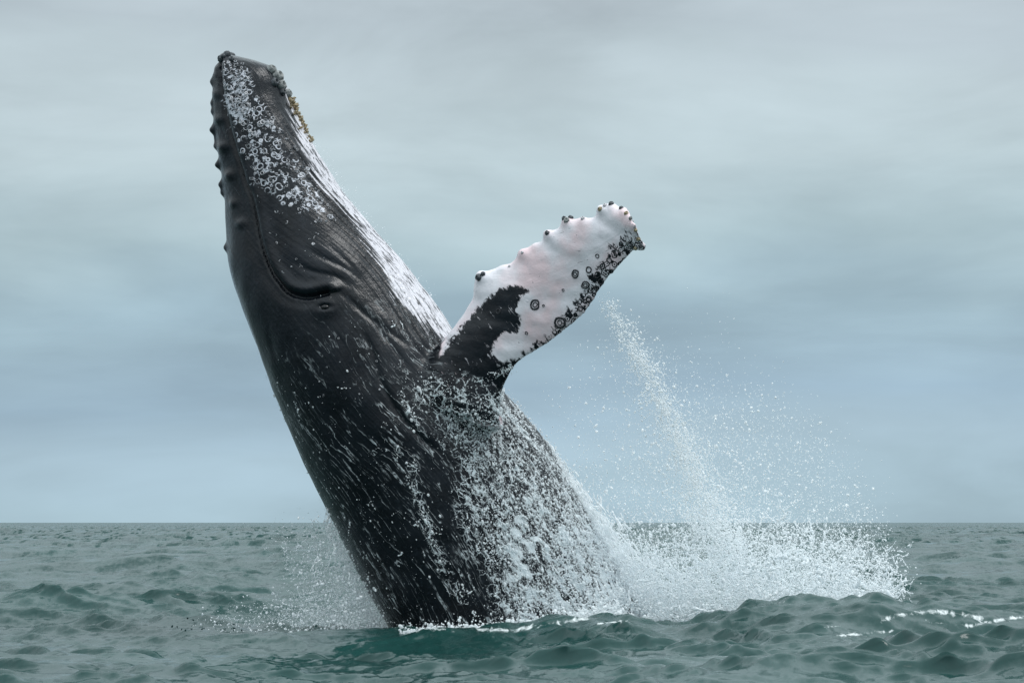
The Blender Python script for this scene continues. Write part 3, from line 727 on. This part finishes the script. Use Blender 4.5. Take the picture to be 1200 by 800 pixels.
# 3 the thick splash along the water: density falls off upwards, torn into leaning jets
def jets(n, scale=1.0, thin=.8, seed=0, cap=4.5):
    out, tot = [], 0
    uu = np.array([660, 700, 760, 800, 850, 890, 940, 1000, 1035, 1065]); wt_ = np.array([0, .7, 1, 1.25, 1.45, 1.05, .9, .75, .45, 0])
    hh_ = np.array([30, 44, 46, 62, 66, 50, 46, 40, 30, 14])
    while tot < n:
        u_ = rng.uniform(660, 1065, n); u_ = u_[rng.uniform(size=n) < np.interp(u_, uu, wt_) / 1.45]
        hgt = np.minimum(rng.gamma(1.15, 1, len(u_)), cap * rng.uniform(.7, 1.3, len(u_))) * np.interp(u_, uu, hh_) * scale
        v_ = np.interp(u_, CREST[:, 0], CREST[:, 1]) + 7 - hgt
        x_ = u_ - .25 * hgt * np.sign(u_ - 850)
        k = (np.sin(x_ * .16 + 2.2 * np.sin(v_ * .05 + seed)) + np.sin(x_ * .33 + v_ * .11 + seed) + np.sin(v_ * .21 + 1.9 * np.sin(x_ * .09 + seed)) + .8 * np.sin(x_ * .61 - v_ * .27)) / 3.8
        keep = rng.uniform(size=len(u_)) < (1 - thin) + thin * sst(k, -.5, .7)
        out.append(np.stack((u_, v_), -1)[keep]); tot += keep.sum()
    q = np.concatenate(out)[:n]; q += rng.normal(size=q.shape) * 2
    return pxs(q[:, 0], q[:, 1], rng.uniform(-1.8, 1.6, n))
p3 = jets(13000, thin=.95); r3 = rad_dist(13000, .0025, .0058, .020)
nst = 1300
q3 = jets(nst, .8, .95, cap=2.0)
d3 = np.stack((rng.normal(size=nst) * .5 + .2, rng.normal(size=nst) * .3, rng.uniform(-.2, 1.3, nst)), -1)
pc3, rc3, dc3 = chains(q3, d3, 20, .027, .005, .019, .33, .02)
nb_ = 420
q3b = jets(nb_, .55, 1.0, cap=1.8)
pc3b, rc3b, dc3b = chains(q3b, np.stack((rng.normal(size=nb_) * .5 + .2, rng.normal(size=nb_) * .3, rng.normal(size=nb_)), -1), 18, .030, .010, .032, .45, .02)
# continuous white foot of the splash
u4 = rng.uniform(690, 1040, 9000); v4 = np.interp(u4, CREST[:, 0], CREST[:, 1]) + 6 - rng.exponential(8, 9000) * np.interp(u4, [690, 860, 1045], [1.5, 1.3, .5])
u4 = u4[:5500]; v4 = v4[:5500]
u4b = rng.uniform(468, 730, 3600); v4b = np.interp(u4b, CREST[:, 0], CREST[:, 1]) + 5 - rng.exponential(3.2, 3600) * np.interp(u4b, [468, 560, 700], [.7, 1, 2.2])
u4 = np.concatenate((u4, u4b)); v4 = np.concatenate((v4, v4b))
p4 = pxs(u4, v4, np.concatenate((rng.uniform(-1.9, .2, 5500), rng.uniform(-2.3, -1.5, 3600))))
p3c = jets(12000, 1.15, .7, 3)
spray_obj('splash', 'thick white splash rising behind the wave right of the whale', np.vstack((p3, pc3, pc3b, p4, p3c)),
          np.concatenate((r3, rc3, rc3b, rad_dist(len(p4), .004, .009, .026), rad_dist(12000, .0018, .0032, .007))),
          np.vstack((rng.normal(size=(13000, 3)), dc3, dc3b, rng.normal(size=(12000 + len(p4), 3)))), None)
# 4 sheet of water sliding off the belly
bc = spline([(640, 520), (668, 560), (695, 600), (720, 640), (745, 680), (772, 728)], 120)
t5 = rng.uniform(0, 1, 7500) ** .45; i5 = (t5 * 119).astype(int); o5 = rng.exponential(1, 7500) * (2 + 20 * t5 ** 2) - 12 * t5
p5 = pxs(bc[i5, 0] + o5, bc[i5, 1] - .35 * o5, rng.uniform(-.9, .6, 7500))
d5 = np.tile((.5, 0, -.86), (7500, 1)) + rng.normal(size=(7500, 3)) * .25
spray_obj('belly_runoff', 'veil of white water sliding off the belly into the splash', p5, rad_dist(7500, .003, .0065, .018), d5, rng.uniform(1.5, 6, 7500))
# 5 curtain falling off the back on the left
lc = spline([(378, 588), (395, 622), (415, 660), (436, 700), (456, 738)], 80)
t6 = rng.uniform(0, 1, 5000) ** .6; i6 = (t6 * 79).astype(int); o6 = -rng.exponential(1, 5000) * (1 + 16 * t6) + 3
p6 = pxs(lc[i6, 0] + o6, lc[i6, 1] + rng.uniform(0, 26, 5000), rng.uniform(-.8, .5, 5000))
p7, _ = cloud(3800, [(325, 612), (350, 618), (392, 612), (430, 690), (455, 740), (330, 738), (345, 690)], -1.2, 1.2, 1.3)
p7b, _ = cloud(3600, [(250, 732), (330, 712), (400, 690), (455, 735), (455, 742), (250, 742)], -1.4, .6, 2.0)
q7, _ = cloud(240, [(340, 615), (385, 615), (430, 700), (440, 735), (350, 735)], -1.2, 1.0)
pc7, rc7, dc7 = chains(q7, rng.normal(size=(240, 3)) * .5 + np.array((-.15, 0, -1.0)), 11, .026, .004, .014, .3)
spray_obj('back_runoff', 'thin white curtain of drops falling off the dark back', np.vstack((p6, p7, p7b, pc7)),
          np.concatenate((rad_dist(5000, .0025, .006, .016), rad_dist(3800, .0025, .006, .018), rad_dist(3600, .003, .006, .016), rc7)),
          np.vstack((np.tile((-.15, 0, -1.0), (5000, 1)), rng.normal(size=(7400, 3)), dc7)), None)
# 6 drops and froth on the skin
wt = (np.clip(fm_, 0, 1) ** 1.6 + .012 * riv) * (V[:, 1] < .35) * (V[:, 2] > -.1) * (N_[:, 1] < .4)
wt = wt * (.35 + .65 * sst(lumps(V * np.array((1, 1, .6)), 7, 31), -.4, .9)); wt /= wt.sum()
ix = rng.choice(nv, 30000, p=wt); off_ = rng.exponential(.022, 30000)
p8 = V[ix] + N_[ix] * off_[:, None] + rng.normal(size=(30000, 3)) * .008
ix2 = rng.choice(nv, 900, p=wt); dn = np.tile((.42, -.05, -.9), (900, 1)) + rng.normal(size=(900, 3)) * .35
pc8, rc8, dc8 = chains(V[ix2] + N_[ix2] * .02, dn, 8, .026, .006, .018, .5)
_near = [bvh.find_nearest(Vector(x)) for x in pc8]
pc8 = np.array([a[0] + a[1] * .014 for a in _near])
spray_obj('flank_froth', 'white froth and drops streaming down the whale below the flipper', np.vstack((p8, pc8)), np.concatenate((rad_dist(30000, .0025, .0052, .016), rc8)),
          np.vstack((np.tile((.42, 0, -.9), (30000, 1)), dc8)), None)
# 7 mist blown off the throat edge
ec = spline([(345, 150), (372, 186), (410, 240), (455, 300), (500, 352)], 100)
i9 = rng.integers(0, 100, 1700); o9 = rng.exponential(3.2, 1700)
p9 = pxs(ec[i9, 0] + o9 + 1, ec[i9, 1] - o9 * .7, rng.normal(size=1700) * .15)
spray_obj('throat_mist', 'fine mist of drops along the white throat edge', p9, rad_dist(1700, .002, .004, .009))
# 8 dark drops thrown up by the wave on the left
q10 = np.stack((rng.uniform(200, 285, 24), 738 - rng.exponential(3, 24)), -1)
spray_obj('wave_drops', 'dark water drops thrown up along the small wave left of the whale', pxs(q10[:, 0], q10[:, 1], rng.uniform(-3.2, -2.4, 24)), rng.uniform(.005, .014, 24), None, rng.uniform(.8, 2, 24), mat=MD, subdiv=2)
